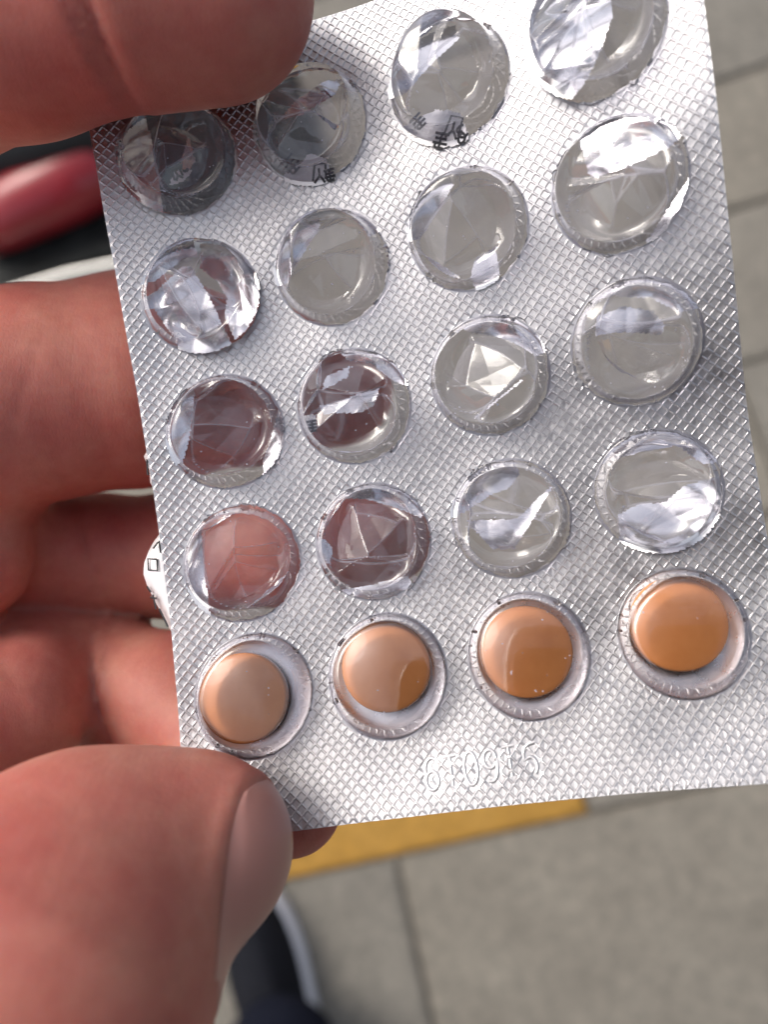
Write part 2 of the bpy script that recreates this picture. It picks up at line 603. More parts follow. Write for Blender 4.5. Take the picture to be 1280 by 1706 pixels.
# --- clear pockets
def pocket_profile(n_top=30):
    r, z = [], []
    for a, b_ in ((1.035, 0.09), (1.025, 0.10), (1.012, 0.125), (0.995, 0.19), (0.975, 0.32), (0.955, 0.65), (0.93, 1.15),
                  (0.905, 1.7), (0.885, 2.2), (0.868, 2.55), (0.85, 2.8), (0.825, 2.98), (0.79, 3.10), (0.75, 3.17)):
        r.append(a)
        z.append(b_)
    # denser rings across wall so folds stay crisp
    rr_, zz_ = [r[0]], [z[0]]
    for i in range(1, len(r)):
        for k in (0.5, 1.0):
            rr_.append(r[i - 1] + (r[i] - r[i - 1]) * k)
            zz_.append(z[i - 1] + (z[i] - z[i - 1]) * k)
    top = np.linspace(0.75, 0.0, n_top + 1)[1:]
    for q in top:
        rr_.append(q)
        zz_.append(3.17 + 0.13 * (1 - (q / 0.75) ** 2))
    return np.array(rr_) * DR, np.array(zz_) * (DH / 3.3)


PROF_R, PROF_Z = pocket_profile()
NA = 160


def pocket(k, folds, wrinkle=0.05, seed=0):
    """folds: (direction angle, tilt, depth) mirror planes - the cap past each plane pops inward"""
    a = np.linspace(0, 2 * math.pi, NA, endpoint=False)
    rg = np.random.default_rng(100 + k + seed)
    R_, A2 = np.meshgrid(PROF_R, a, indexing='ij')
    Z = np.repeat(PROF_Z[:, None], NA, 1)
    # pressed out of round a little
    oval = 1 + 0.012 * np.sin(2 * A2 + rg.uniform(0, 6)) + 0.008 * np.sin(3 * A2 + rg.uniform(0, 6))
    lift = np.clip(Z / DH, 0, 1)
    P = np.stack([R_ * np.cos(A2) * (1 + (oval - 1) * lift * 2), R_ * np.sin(A2) * (1 + (oval - 1) * lift * 2), Z], -1)
    stress = np.full(R_.shape, 0.0 if folds else -0.42)
    if folds:
        folds = list(folds)
        for _ in range(rg.integers(1, 4)):       # knocks against the rim
            folds.append((rg.uniform(0, 360), rg.uniform(38, 56), rg.uniform(0.60, 0.74)))
    for az, tilt, depth in folds:
        az, tilt = math.radians(az), math.radians(tilt)
        n = np.array([math.cos(az) * math.sin(tilt), math.sin(az) * math.sin(tilt), math.cos(tilt)])
        # plane distance measured from the point where it leaves the cap
        d = n[2] * DH + depth * DR * math.sin(tilt)
        s = P @ n - d
        stress = np.maximum(stress, np.exp(-(s / (math.sin(tilt) * 0.11)) ** 2) * (P[..., 2] > 0.8))
        P = np.where((s > 0)[..., None], P - 2 * s[..., None] * n, P)
    # creases across whatever the cap has become: each starts on the surface as it now lies
    if stress.min() >= 0:
        base_az = rg.uniform(0, 360)
        for q in range(3):
            az = math.radians(base_az + q * 137.5 + rg.uniform(-25, 25))
            dv_ = np.array([math.cos(az), math.sin(az), 0.0])
            c0_ = dv_[:2] * DR * rg.uniform(-0.12, 0.42)
            sel = (np.hypot(P[..., 0] - c0_[0], P[..., 1] - c0_[1]) < 1.3) & (R_ < 0.8 * DR)
            if sel.sum() < 12:
                continue
            A = np.stack([P[..., 0][sel], P[..., 1][sel], np.ones(sel.sum())], 1)
            gx1, gy1, z1 = np.linalg.lstsq(A, P[..., 2][sel], rcond=None)[0]
            n = np.array([-gx1, -gy1, 1.0])
            n /= np.linalg.norm(n)
            n = n + dv_ * math.tan(math.radians(rg.uniform(11, 19)))
            n /= np.linalg.norm(n)
            sg = P @ n - n @ np.array([c0_[0], c0_[1], gx1 * c0_[0] + gy1 * c0_[1] + z1])
            w = np.clip((0.86 * DR - R_) / (0.16 * DR), 0, 1) * np.clip(P[..., 2] / 0.6, 0, 1)
            stress = np.maximum(stress, 0.45 * np.exp(-(sg / 0.025) ** 2) * w)
            P = np.where((sg > 0)[..., None], P - (2 * np.minimum(sg, 0.9) * w)[..., None] * n, P)
    # soft crumple
    if wrinkle > 0:
        x, y = P[..., 0], P[..., 1]
        w = np.zeros_like(x)
        for _ in range(5):
            th = rg.uniform(0, math.pi)
            fq = rg.uniform(0.4, 1.2)
            w += np.abs(np.sin((x * math.cos(th) + y * math.sin(th)) * fq + rg.uniform(0, 6))) - 0.6
        P[..., 2] += w * wrinkle * np.clip((0.86 * DR - np.hypot(x, y)) / 0.8, 0, 1)
    P[..., 2] = np.maximum(P[..., 2], 0.1 * (P[..., 2] > -9))
    du, dv = DOMES[k]
    W = on_pack(du + P[..., 0].ravel(), dv + P[..., 1].ravel(), P[..., 2].ravel())
    nr = len(PROF_R)
    id_ = np.arange(nr * NA).reshape(nr, NA)
    q = np.stack([id_[:-1], np.roll(id_, -1, 1)[:-1], np.roll(id_, -1, 1)[1:], id_[1:]], -1).reshape(-1, 4)
    me = mesh_from('pocket', W, q, True)
    sa = me.attributes.new('stress', 'FLOAT', 'POINT')
    sa.data.foreach_set('value', stress.ravel().astype(np.float32))
    try:
        me.set_sharp_from_angle(angle=math.radians(36))
    except Exception:
        pass
    return me


FOLDS = {           # (side that popped in, tilt of the mirror plane, crease line in pocket radii)
    'A1': [(0, 14, -0.36), (140, 22, 0.1), (300, 16, 0.2)],
    'B1': [(80, 16, -0.1), (265, 14, 0.0)],
    'C1': [(305, 14, -0.15), (200, 15, 0.45)],
    'D1': [(330, 16, -0.05), (120, 16, 0.2)],
    'A2': [(40, 16, 0.05), (200, 14, 0.1), (280, 12, 0.4)],
    'B2': [(310, 12, -0.45), (310, 20, 0.1), (70, 18, 0.45)],
    'C2': [(300, 12, -0.45), (20, 16, 0.3), (230, 20, 0.5)],
    'D2': [(270, 14, 0.0), (60, 14, 0.2)],
    'A3': [(345, 9, -0.55), (60, 12, 0.35)],
    'B3': [(270, 14, -0.05), (80, 15, 0.15), (180, 18, 0.5)],
    'C3': [(120, 7, -0.5), (300, 16, 0.35)],
    'D3': [(265, 9, -0.3), (80, 14, 0.3)],
    'A4': [(0, 9, -0.66), (50, 12, 0.4)],
    'B4': [(80, 8, -0.5), (270, 10, 0.0), (0, 18, 0.6)],
    'C4': [(255, 10, -0.1), (75, 12, 0.1), (330, 14, 0.45)],
    'D4': [(85, 10, -0.1), (270, 12, 0.15), (180, 16, 0.5)],
}
for k, nm in enumerate(DNAME):
    fo = FOLDS.get(nm, [])
    o = obj('pocket', pocket(k, fo, 0.07 if fo else 0.0), M_CLEAR, pack)
    if not fo:
        o['label'] = 'intact clear pocket with a tablet inside'


# --- foil left behind the pockets
def inside(poly, x, y):
    poly = np.array(poly, float)
    r = np.zeros(x.shape, bool)
    j = len(poly) - 1
    for i in range(len(poly)):
        xi, yi = poly[i]
        xj, yj = poly[j]
        c = ((yi > y) != (yj > y)) & (x < (xj - xi) * (y - yi) / (yj - yi + 1e-12) + xi)
        r ^= c
        j = i
    return r


def flap(k, poly, tilt=(0.0, 0.0), h=-0.25, crumple=0.12, mat=None, step=0.13, marks=None, seed=1, name='foil_flap', lean=0.26):
    """a torn piece of foil; poly in pocket radii, clipped to the pocket's rim"""
    du, dv = DOMES[k]
    rg = np.random.default_rng(500 + k * 7 + seed)
    s = np.arange(-1.14, 1.141, step / DR)
    X, Y = np.meshgrid(s, s, indexing='ij')
    X = X + rg.normal(0, 0.004, X.shape)
    Y = Y + rg.normal(0, 0.004, Y.shape)
    ok = inside(poly, X, Y) & (np.hypot(X, Y) < (1.10 if mat is M_PRINT and h < 0.3 else 1.05))
    n = len(s)
    id_ = np.arange(n * n).reshape(n, n)
    q = np.stack([id_[:-1, :-1], id_[1:, :-1], id_[1:, 1:], id_[:-1, 1:]], -1).reshape(-1, 4)
    q = q[ok.ravel()[q].all(axis=1)]
    if len(q) == 0:
        return None
    mx_, my_ = X[ok].mean(), Y[ok].mean()
    dirs = [(rg.uniform(0, math.pi), rg.uniform(1.5, 4.5), rg.uniform(0, 6)) for _ in range(4)]

    def height(x, y):
        w = sum(np.abs(np.sin((x * math.cos(t_) + y * math.sin(t_)) * f_ + p_)) - 0.6 for t_, f_, p_ in dirs) / 2
        return h + (tilt[0] * (x - mx_) + (tilt[1] - lean) * (y - my_)) * DR + crumple * w
    used_ = np.unique(q)
    rm = np.full(n * n, -1)
    rm[used_] = np.arange(len(used_))
    xs, ys = X.ravel()[used_], Y.ravel()[used_]
    P = on_pack(du + xs * DR, dv + ys * DR, height(xs, ys))
    o = obj(name, mesh_from(name, P, rm[q], True), mat or M_FLAP, pack)
    if marks:
        def place(a, b_, c):
            return on_pack(du + a * DR, dv + b_ * DR, height(a, b_) + c)
        obj('lettering', stroke_mesh('lettering', marks, 0.042, 0.05, 0.035, place), M_INK, o)
    return o


def K(nm):
    return DNAME.index(nm)


def marks_from(list_, ox, oy, s, rot):
    c, sn = math.cos(math.radians(rot)), math.sin(math.radians(rot))
    return [[(ox + s * (c * x - sn * y), oy + s * (sn * x + c * y)) for x, y in pl] for pl in list_]


HAN1 = [[(0, 0), (0.1, 1.0), (0.75, 1.0), (0.8, 0.1)], [(0.35, 0.75), (0.4, 0.3)], [(0.4, 0.3), (0.1, -0.1)], [(0.45, 0.3), (0.75, -0.1)]]
HAN2 = [[(0, 0.9), (1, 0.9)], [(0.1, 0.6), (0.9, 0.6)], [(0.0, 0.3), (1.0, 0.3)], [(0.5, 1.0), (0.5, 0.0)], [(0.2, 0.0), (0.85, 0.0)], [(0.2, 0.3), (0.2, 0.0)]]
NUM3 = [arc(0.4, 0.75, 0.35, 0.25, 150, -90, 8) + arc(0.4, 0.25, 0.38, 0.25, 90, -150, 8)]
NUM0 = [arc(0.4, 0.5, 0.35, 0.5, 0, 360, 14)]

flap(K('A1'), [(-1.1, 1.1), (-0.42, 1.1), (-0.36, -1.1), (-1.1, -1.1)], (-0.08, 0.05), seed=1)
flap(K('A1'), [(-0.02, -0.25), (0.25, 0.42), (0.33, -0.2), (0.2, -0.3)], (0.35, 0.1), h=0.6, crumple=0.05, seed=2)
flap(K('A1'), [(-0.25, -0.52), (-0.1, -0.25), (0.12, -0.18), (0.25, -0.3), (0.05, -0.48)], (0.0, 0.2), h=0.5, mat=M_PRINT, crumple=0.06, seed=3,
     marks=marks_from(HAN1, -0.1, -0.42, 0.2, 15) + marks_from(HAN2, 0.1, -0.32, 0.14, 50))
flap(K('B1'), [(-0.62, -0.72), (-0.25, -0.6), (-0.12, -0.48), (0.05, -0.56), (0.2, -0.68), (0.3, -1.2), (-0.7, -1.2)], (0, 0.1), h=0.14, mat=M_PRINT, crumple=0.04, seed=1, lean=0.1,
     marks=marks_from(HAN2, -0.5, -0.82, 0.3, 35) + marks_from(HAN1, -0.12, -1.0, 0.3, -10) + marks_from(HAN2, 0.1, -1.05, 0.2, 0))
flap(K('B1'), [(-0.6, 0.2), (-0.1, 0.15), (0.55, 0.3), (0.75, 0.55), (0.4, 0.62), (-0.2, 0.45)], (0.1, 0.3), h=0.5, crumple=0.2, seed=2)
flap(K('B1'), [(0.55, 0.62), (1.1, 0.65), (1.1, 0.3), (0.8, 0.35)], (0.1, 0.0), seed=3)
flap(K('C1'), [(-1.1, -0.05), (-0.72, -0.02), (-0.2, 0.42), (0.28, 0.72), (0.2, 1.1), (-1.1, 1.1)], (-0.1, 0.06), crumple=0.06, seed=1)
flap(K('C1'), [(-1.2, -0.55), (-0.6, -0.42), (-0.3, -0.38), (-0.08, -0.46), (0.12, -0.6), (0.24, -1.2), (-0.7, -1.2)], (0, 0.05), h=0.14, mat=M_PRINT, crumple=0.04, seed=2, lean=0.1,
     marks=marks_from(HAN1, -0.22, -0.86, 0.32, -28) + marks_from(HAN2, -0.46, -0.98, 0.26, -28) + marks_from(NUM3, 0.14, -0.78, 0.2, 200) + marks_from(NUM0, -0.02, -1.06, 0.16, -20)
     + marks_from(HAN2, -0.66, -0.66, 0.24, 30))
flap(K('D1'), [(-1.1, 1.1), (0.3, 1.1), (0.28, 0.1), (0.05, -0.35), (-0.2, -0.75), (-0.6, -1.1), (-1.1, -0.6)], (-0.08, 0.08), h=-0.1, crumple=0.5, seed=5)
flap(K('A2'), [(-1.1, 0.1), (-0.8, 0.22), (-0.3, 0.6), (-0.1, 0.62), (0.1, 0.1), (0.2, -0.2), (0.45, -1.1), (-0.5, -1.1), (-0.62, -0.62), (-0.85, -0.1), (-1.1, -0.1)], (0.02, 0.12), h=0.1, crumple=0.25, seed=1)
flap(K('A2'), [(0.08, 1.1), (0.02, 0.55), (0.3, 0.2), (0.42, -0.1), (0.35, -0.45), (0.5, -1.1), (1.1, -0.7), (1.1, 1.1)], (0.10, 0.0), h=-0.1, crumple=0.25, seed=2)
flap(K('A2'), [(-1.1, 0.3), (-0.75, 0.35), (-0.15, 0.75), (0.05, 0.72), (0.0, 1.1), (-1.1, 1.1)], (-0.1, 0.1), crumple=0.05, seed=3)
flap(K('B2'), [(-1.1, -0.2), (-0.82, -0.15), (-0.45, 0.35), (-0.1, 0.78), (-0.1, 1.1), (-1.1, 1.1)], (-0.08, 0.08), seed=1)
flap(K('B2'), [(0.42, 0.95), (0.75, 0.35), (1.1, 0.45), (1.0, 0.9)], (0.1, 0.1), crumple=0.15, seed=2)
flap(K('C2'), [(-1.1, 0.0), (-0.8, 0.02), (-0.35, 0.5), (-0.12, 0.82), (-0.2, 1.1), (-1.1, 1.1)], (-0.1, 0.08), crumple=0.05, seed=1)
flap(K('C2'), [(0.05, -0.5), (0.45, -0.38), (0.42, -0.95), (0.0, -1.1), (-0.1, -0.8)], (0.05, 0.22), h=0.2, crumple=0.08, seed=2)
flap(K('D2'), [(-0.52, 1.1), (-0.42, 0.3), (-0.35, 0.18), (-0.05, 0.2), (0.35, 0.22), (0.85, 0.3), (1.1, 0.45), (1.1, 1.1)], (0.02, 0.10), h=0.05, crumple=0.10, seed=1)
flap(K('D2'), [(0.25, -0.95), (0.95, -0.2), (1.1, 0.0), (1.0, -0.5), (0.6, -1.1)], (0.1, -0.05), crumple=0.12, seed=2)
flap(K('A3'), [(-1.1, 1.1), (-0.42, 1.1), (-0.48, 0.6), (-0.62, 0.0), (-0.8, -0.45), (-1.1, -0.5)], (-0.12, 0.05), crumple=0.12, seed=1)
flap(K('A3'), [(0.92, 0.3), (0.82, 0.0), (0.7, -0.3), (0.55, -0.6), (0.5, -1.1), (1.1, -1.1), (1.1, 0.3)], (0.10, -0.05), crumple=0.12, seed=2)
flap(K('B3'), [(-0.62, 0.12), (-0.3, 0.1), (0.1, 0.2), (0.55, 0.22), (0.48, 0.05), (0.38, -0.1), (0.1, -0.18), (-0.2, -0.12), (-0.55, -0.08)], (0.05, 0.25), h=0.9, crumple=0.10, seed=1)
flap(K('B3'), [(-0.55, 0.35), (-0.4, 0.62), (0.1, 0.72), (0.0, 0.5), (-0.25, 0.42)], (0.1, 0.2), h=0.5, crumple=0.2, seed=2)
flap(K('B3'), [(-0.2, 1.1), (0.0, 0.82), (0.4, 0.68), (0.75, 0.3), (1.1, 0.1), (1.1, 1.1)], (0.05, 0.12), crumple=0.15, seed=3)
flap(K('B3'), [(-1.1, 0.0), (-0.72, 0.02), (-0.7, -0.3), (-0.95, -0.4)], (0.05, 0.12), mat=M_PRINT, crumple=0.05, seed=4,
     marks=marks_from(HAN2, -0.9, -0.3, 0.2, 0))
flap(K('C3'), [(-0.5, 1.1), (-0.3, 0.82), (0.2, 0.62), (0.55, 0.4), (0.8, 0.15), (1.1, 0.2), (1.1, 1.1)], (0.05, 0.12), crumple=0.08, seed=1)
flap(K('C3'), [(-0.42, -0.68), (0.5, -0.17), (0.6, -0.15), (0.55, -0.22), (-0.36, -0.72)], (0.0, 0.0), h=0.8, crumple=0.02, seed=2)
flap(K('D3'), [(-0.62, 0.22), (-0.55, 0.55), (-0.1, 0.62), (0.35, 0.45), (0.48, 0.18), (0.42, 0.02), (0.1, 0.12), (-0.3, 0.22)], (0.0, 0.18), h=0.5, crumple=0.2, seed=1)
flap(K('D3'), [(-0.8, 0.75), (-0.3, 0.8), (0.3, 0.62), (0.7, 0.3), (1.1, 0.3), (0.8, 1.1), (-0.8, 1.1)], (0.0, 0.1), crumple=0.2, seed=2)
flap(K('A4'), [(-1.1, 1.1), (-0.66, 1.1), (-0.66, 0.0), (-0.6, -1.1), (-1.1, -1.1)], (-0.05, 0.0), crumple=0.03, seed=1)
flap(K('B4'), [(-0.5, 1.1), (-0.4, 0.82), (0.0, 0.72), (0.3, 0.58), (0.6, 0.42), (0.9, 0.25), (1.1, 0.4), (0.8, 1.1)], (0.0, 0.12), crumple=0.1, seed=1)
flap(K('B4'), [(-0.85, -0.72), (-0.3, -0.74), (0.55, -0.68), (0.6, -1.1), (-0.8, -1.1)], (0.0, -0.08), crumple=0.06, seed=2)
flap(K('B4'), [(-1.1, 0.25), (-0.85, 0.2), (-0.72, 0.0), (-0.8, -0.3), (-1.1, -0.2)], (0.0, 0.1), crumple=0.15, seed=3)
flap(K('C4'), [(-1.1, 0.12), (-0.75, 0.2), (-0.3, 0.42), (0.05, 0.5), (0.3, 0.72), (0.2, 1.1), (-1.1, 1.1)], (-0.05, 0.1), crumple=0.06, seed=1)
flap(K('C4'), [(-0.8, 0.1), (0.1, -0.02), (0.75, 0.45), (0.82, 0.42), (0.0, -0.55), (-0.4, -0.5)], (0.05, 0.02), h=0.2, crumple=0.10, seed=2)
flap(K('D4'), [(-0.68, -0.28), (-0.3, -0.15), (0.1, -0.2), (0.4, 0.02), (1.1, 0.12), (1.1, -0.6), (0.5, -1.1), (-0.8, -1.1)], (0.02, -0.06), h=-0.1, crumple=0.22, seed=1)
flap(K('D4'), [(-1.1, 0.4), (-0.7, 0.6), (-0.2, 0.66), (0.4, 0.68), (0.75, 0.3), (1.1, 0.3), (1.1, 1.1), (-1.1, 1.1)], (0.0, 0.1), crumple=0.10, seed=2)
FULL = [(-1.2, -1.2), (1.2, -1.2), (1.2, 1.2), (-1.2, 1.2)]
for nm in ('A5', 'B5', 'C5', 'D5'):
    flap(K(nm), FULL, (0, 0), h=-0.12, crumple=0.03, name='foil_backing', seed=9, lean=0.0, mat=M_BACK)

# --- peeled printed foil sticking out past the long edge
def peel(uv_pts, cols, marks, seed):
    """strip along the edge: uv_pts = list of (v, width out of the edge)"""
    V, F = [], []
    n = len(uv_pts)
    rg = np.random.default_rng(seed)
    for v, w in uv_pts:
        for j in range(cols + 1):
            s = j / cols
            V.append((UL + 0.25 - s * (w + 0.25), v + 0.04 * rg.normal(), -0.30 - 0.9 * s * s + 0.05 * math.sin(v * 2.3 + s * 3)))
    for i in range(n - 1):
        for j in range(cols):
            a = i * (cols + 1) + j
            F.append((a, a + 1, a + cols + 2, a + cols + 1))
    V = np.array(V)
    o = obj('foil_flap', mesh_from('foil_flap', on_pack(V[:, 0], V[:, 1], V[:, 2]), F, True), M_PRINT, pack,)
    o['label'] = 'printed strip of foil peeling out past the edge'

    def place(a, b_, c):
        s = (UL - a) / 2.0
        return on_pack(a, b_, -0.24 - 0.9 * s * s + c)
    if marks:
        obj('lettering', stroke_mesh('lettering', marks, 0.17, 0.05, 0.02, place), M_INK, o)


peel([(-8.6, 0.1), (-9.2, 0.7), (-10.0, 1.25), (-11.0, 1.75), (-12.0, 1.95), (-13.0, 1.8), (-14.0, 1.5), (-15.0, 1.15), (-16.0, 0.8), (-17.0, 0.4), (-17.6, 0.1)], 6,
     [[(UL - 0.5, -10.9), (UL - 1.3, -10.7), (UL - 1.4, -11.7), (UL - 0.6, -11.9), (UL - 0.5, -10.9)],
      [(UL - 0.2, -9.4), (UL - 0.7, -9.9)], [(UL - 0.1, -9.3), (UL - 0.15, -10.4)],
      [(UL - 1.75, -13.1), (UL - 1.45, -13.7)], [(UL - 1.3, -13.9), (UL - 1.2, -15.2)], [(UL - 1.6, -14.1), (UL - 1.0, -14.3)],
      [(UL - 0.9, -15.2), (UL - 0.5, -16.3)], [(UL - 0.5, -16.3), (UL - 0.3, -16.9)]], 3)
peel([(-1.2, 0.1), (-1.6, 0.5), (-2.2, 0.35), (-3.0, 0.2), (-4.0, 0.3), (-4.6, 0.05)], 3, [[(UL - 0.1, -2.0), (UL - 0.25, -3.4)]], 4)

# ------------------------------------------------------------------ tablets
def tablet_mesh():
    R_, T, C = 3.76, 1.5, 0.50
    prof = [(0.0, T / 2 + C)]
    for i in range(1, 11):
        q = i / 10
        prof.append((R_ * 0.965 * q, T / 2 + C * (1 - q * q) + 0.0))
    prof += [(R_ * 0.988, T / 2 - 0.08), (R_, T / 2 - 0.28), (R_, -T / 2 + 0.28), (R_ * 0.988, -T / 2 + 0.08)]
    for i in range(10, 0, -1):
        q = i / 10
        prof.append((R_ * 0.965 * q, -T / 2 - C * (1 - q * q)))
    prof.append((0.0, -T / 2 - C))
    n = 72
    V, F = [], []
    for r, z in prof:
        for j in range(n):
            a = 2 * math.pi * j / n
            V.append((r * math.cos(a) * 0.001, r * math.sin(a) * 0.001, z * 0.001))
    m_ = len(prof)
    for i in range(m_ - 1):
        for j in range(n):
            a, b_ = i * n + j, i * n + (j + 1) % n
            F.append((a, a + n, b_ + n, b_))
    me = mesh_from('tablet', V, F, True)
    bm = bmesh.new()
    bm.from_mesh(me)
    bmesh.ops.remove_doubles(bm, verts=bm.verts, dist=1e-7)
    bm.to_mesh(me)
    bm.free()
    me.materials.append(M_TABLET)
    return me


TAB = tablet_mesh()
TABS = [((-18.75, -23.95), 'orange tablet in the filled pocket nearest the thumb', 3, -2),
        ((-6.40, -23.35), 'orange tablet in the second filled pocket from the thumb', 1, 1),
        ((5.35, -23.70), 'orange tablet in the third filled pocket from the thumb', -1, 2),
        ((17.62, -23.05), 'orange tablet in the filled pocket farthest from the thumb', -2, 3)]
for (u, v), lab, rx, ry in TABS:
    o = obj('tablet', TAB, None, None, lab, 'tablet', 'orange tablets left in the pack')
    c = on_pack(np.array([u]), np.array([v]), np.array([1.30]))[0]
    e = 0.5
    a = on_pack(np.array([u + e]), np.array([v]), np.array([0.0]))[0] - on_pack(np.array([u - e]), np.array([v]), np.array([0.0]))[0]
    b_ = on_pack(np.array([u]), np.array([v + e]), np.array([0.0]))[0] - on_pack(np.array([u]), np.array([v - e]), np.array([0.0]))[0]
    a, b_ = Vector(a).normalized(), Vector(b_)
    n = a.cross(b_).normalized()
    b_ = n.cross(a)
    L = Matrix(((a.x, b_.x, n.x, c[0]), (a.y, b_.y, n.y, c[1]), (a.z, b_.z, n.z, c[2]), (0, 0, 0, 1)))
    o.matrix_world = PACKM @ L @ Matrix.Rotation(math.radians(rx), 4, 'X') @ Matrix.Rotation(math.radians(ry), 4, 'Y')


# ------------------------------------------------------------------ hand (one closed surface grown from a distance field)
def cone(P, a, b_, r1, r2):
    a, b_ = np.asarray(a), np.asarray(b_)
    ba = b_ - a
    l2 = ba @ ba
    t_ = np.clip(((P - a) @ ba) / l2, 0, 1)
    q = P - a - t_[..., None] * ba
    return np.sqrt((q * q).sum(-1)) - (r1 + (r2 - r1) * t_)


def smin(a, b_, k):
    h = np.clip(0.5 + 0.5 * (b_ - a) / k, 0, 1)
    return b_ + (a - b_) * h - k * h * (1 - h)


def cp(px, py, d, rpx):
    return camera_point(px, py, d), rpx * d / FPX


# chains of (px, py, depth mm, radius in photo px)
TOP = [(352, -14, 61.5, 171), (255, -22, 61, 176), (165, -25, 60.5, 186), (20, 14, 62, 193), (-150, 66, 66, 190), (-420, 300, 80, 200)]
RING = [(560, 650, 90, 95), (430, 640, 87, 130), (240, 634, 84, 172), (60, 658, 80.5, 172), (-60, 695, 77, 174), (-330, 800, 80, 200)]
MIDDLE = [(640, 890, 86, 85), (480, 905, 88, 100), (300, 925, 92, 100), (160, 930, 92, 103), (20, 928, 88, 108), (-150, 930, 84, 130), (-360, 960, 84, 180)]
INDEX = [(485, 1338, 73.5, 86), (400, 1280, 77, 95), (280, 1166, 84, 106), (170, 1133, 88, 106), (60, 1125, 86, 110), (-120, 1130, 82, 150), (-360, 1120, 82, 200)]
PROX = [(-5, 868, 82, 62), (-60, 930, 78, 100), (-250, 1050, 76, 170)]
PROX2 = [(58, 1130, 79, 72), (20, 1180, 77, 115), (-150, 1250, 72, 190)]
THUMB = [(336, 1412, 58.5, 148), (250, 1436, 57, 156), (145, 1462, 55, 182), (42, 1628, 50, 308), (-90, 1780, 49, 330), (-330, 1900, 55, 360)]


NAIL_C = cp(336, 1412, 58.5, 148)[0]
NAIL_AXIS = camera_point(428, 1296, 58.5) - camera_point(372, 1548, 58.5)
NAIL_AXIS = NAIL_AXIS / np.linalg.norm(NAIL_AXIS)
NAIL_FACE = np.array([0.94, -0.14, 0.30])
NAIL_FACE = NAIL_FACE - NAIL_AXIS * (NAIL_FACE @ NAIL_AXIS)
NAIL_FACE = NAIL_FACE / np.linalg.norm(NAIL_FACE)
NAIL_SIDE = np.cross(NAIL_AXIS, NAIL_FACE)


def field(P):
    def chain(pts, k=2.0):
        d = None
        for i in range(len(pts) - 1):
            a, r1 = cp(*pts[i])
            b_, r2 = cp(*pts[i + 1])
            c = cone(P, a, b_, r1, r2)
            d = c if d is None else smin(d, c, k)
        return d
    palm = chain([(-460, 640, 84, 240), (-480, 1100, 84, 330), (-520, 1700, 72, 420), (-1100, 2300, 75, 420)], 6.0)
    d = chain(TOP)
    ring, middle, index = chain(RING), chain(MIDDLE), chain(INDEX)
    d = smin(d, palm, 5.0)
    d2 = smin(smin(ring, palm, 5.0), smin(chain(PROX), palm, 4.0), 3.0)
    d3 = smin(smin(middle, index, 0.6), chain(PROX2), 3.2)
    d2 = smin(d2, d3, 1.8)
    d = smin(d, d2, 1.0)
    d = smin(d, chain(THUMB, 4.0), 1.2)
    # creases where the joints fold: shallow grooves
    for px, py, dd, r, gx_, gy_, dep in ((163, 100, 53, 60, 0.97, 0.25, 0.9), (118, 30, 53, 60, 0.93, 0.37, 0.45), (30, 720, 71, 0, 0.96, -0.25, 0.10), (150, 930, 85, 0, 0.95, 0.3, 0.4), (165, 1130, 81, 0, 0.95, 0.3, 0.4)):
        if dep == 0:
            continue
        c = camera_point(px, py, dd)
        q = P - c
        s = q[..., 0] * gx_ + q[..., 1] * gy_
        near = np.exp(-((q ** 2).sum(-1)) / (9.0 ** 2))
        d = d + dep * np.exp(-(s / (0.55 if dep > 0.6 else 0.35)) ** 2) * near
    # nail bed: a shallow recess with a raised fold of skin round it
    q = P - NAIL_C
    ln = np.sqrt((q * q).sum(-1)) + 1e-9
    al = np.arcsin(np.clip((q @ NAIL_AXIS) / ln, -1, 1)) / math.radians(62)
    be = np.arctan2(q @ NAIL_SIDE, q @ NAIL_FACE) / math.radians(50)
    mm = (np.abs(al) ** 3.2 + np.abs(be) ** 3.2) ** (1 / 3.2)
    w = np.clip(1 - np.abs(ln - 6.9) / 4.5, 0, 1)
    d = d + w * (0.22 * np.clip((1.02 - mm) / 0.10, 0, 1) - 0.20 * np.exp(-((mm - 1.14) / 0.10) ** 2))
    return d


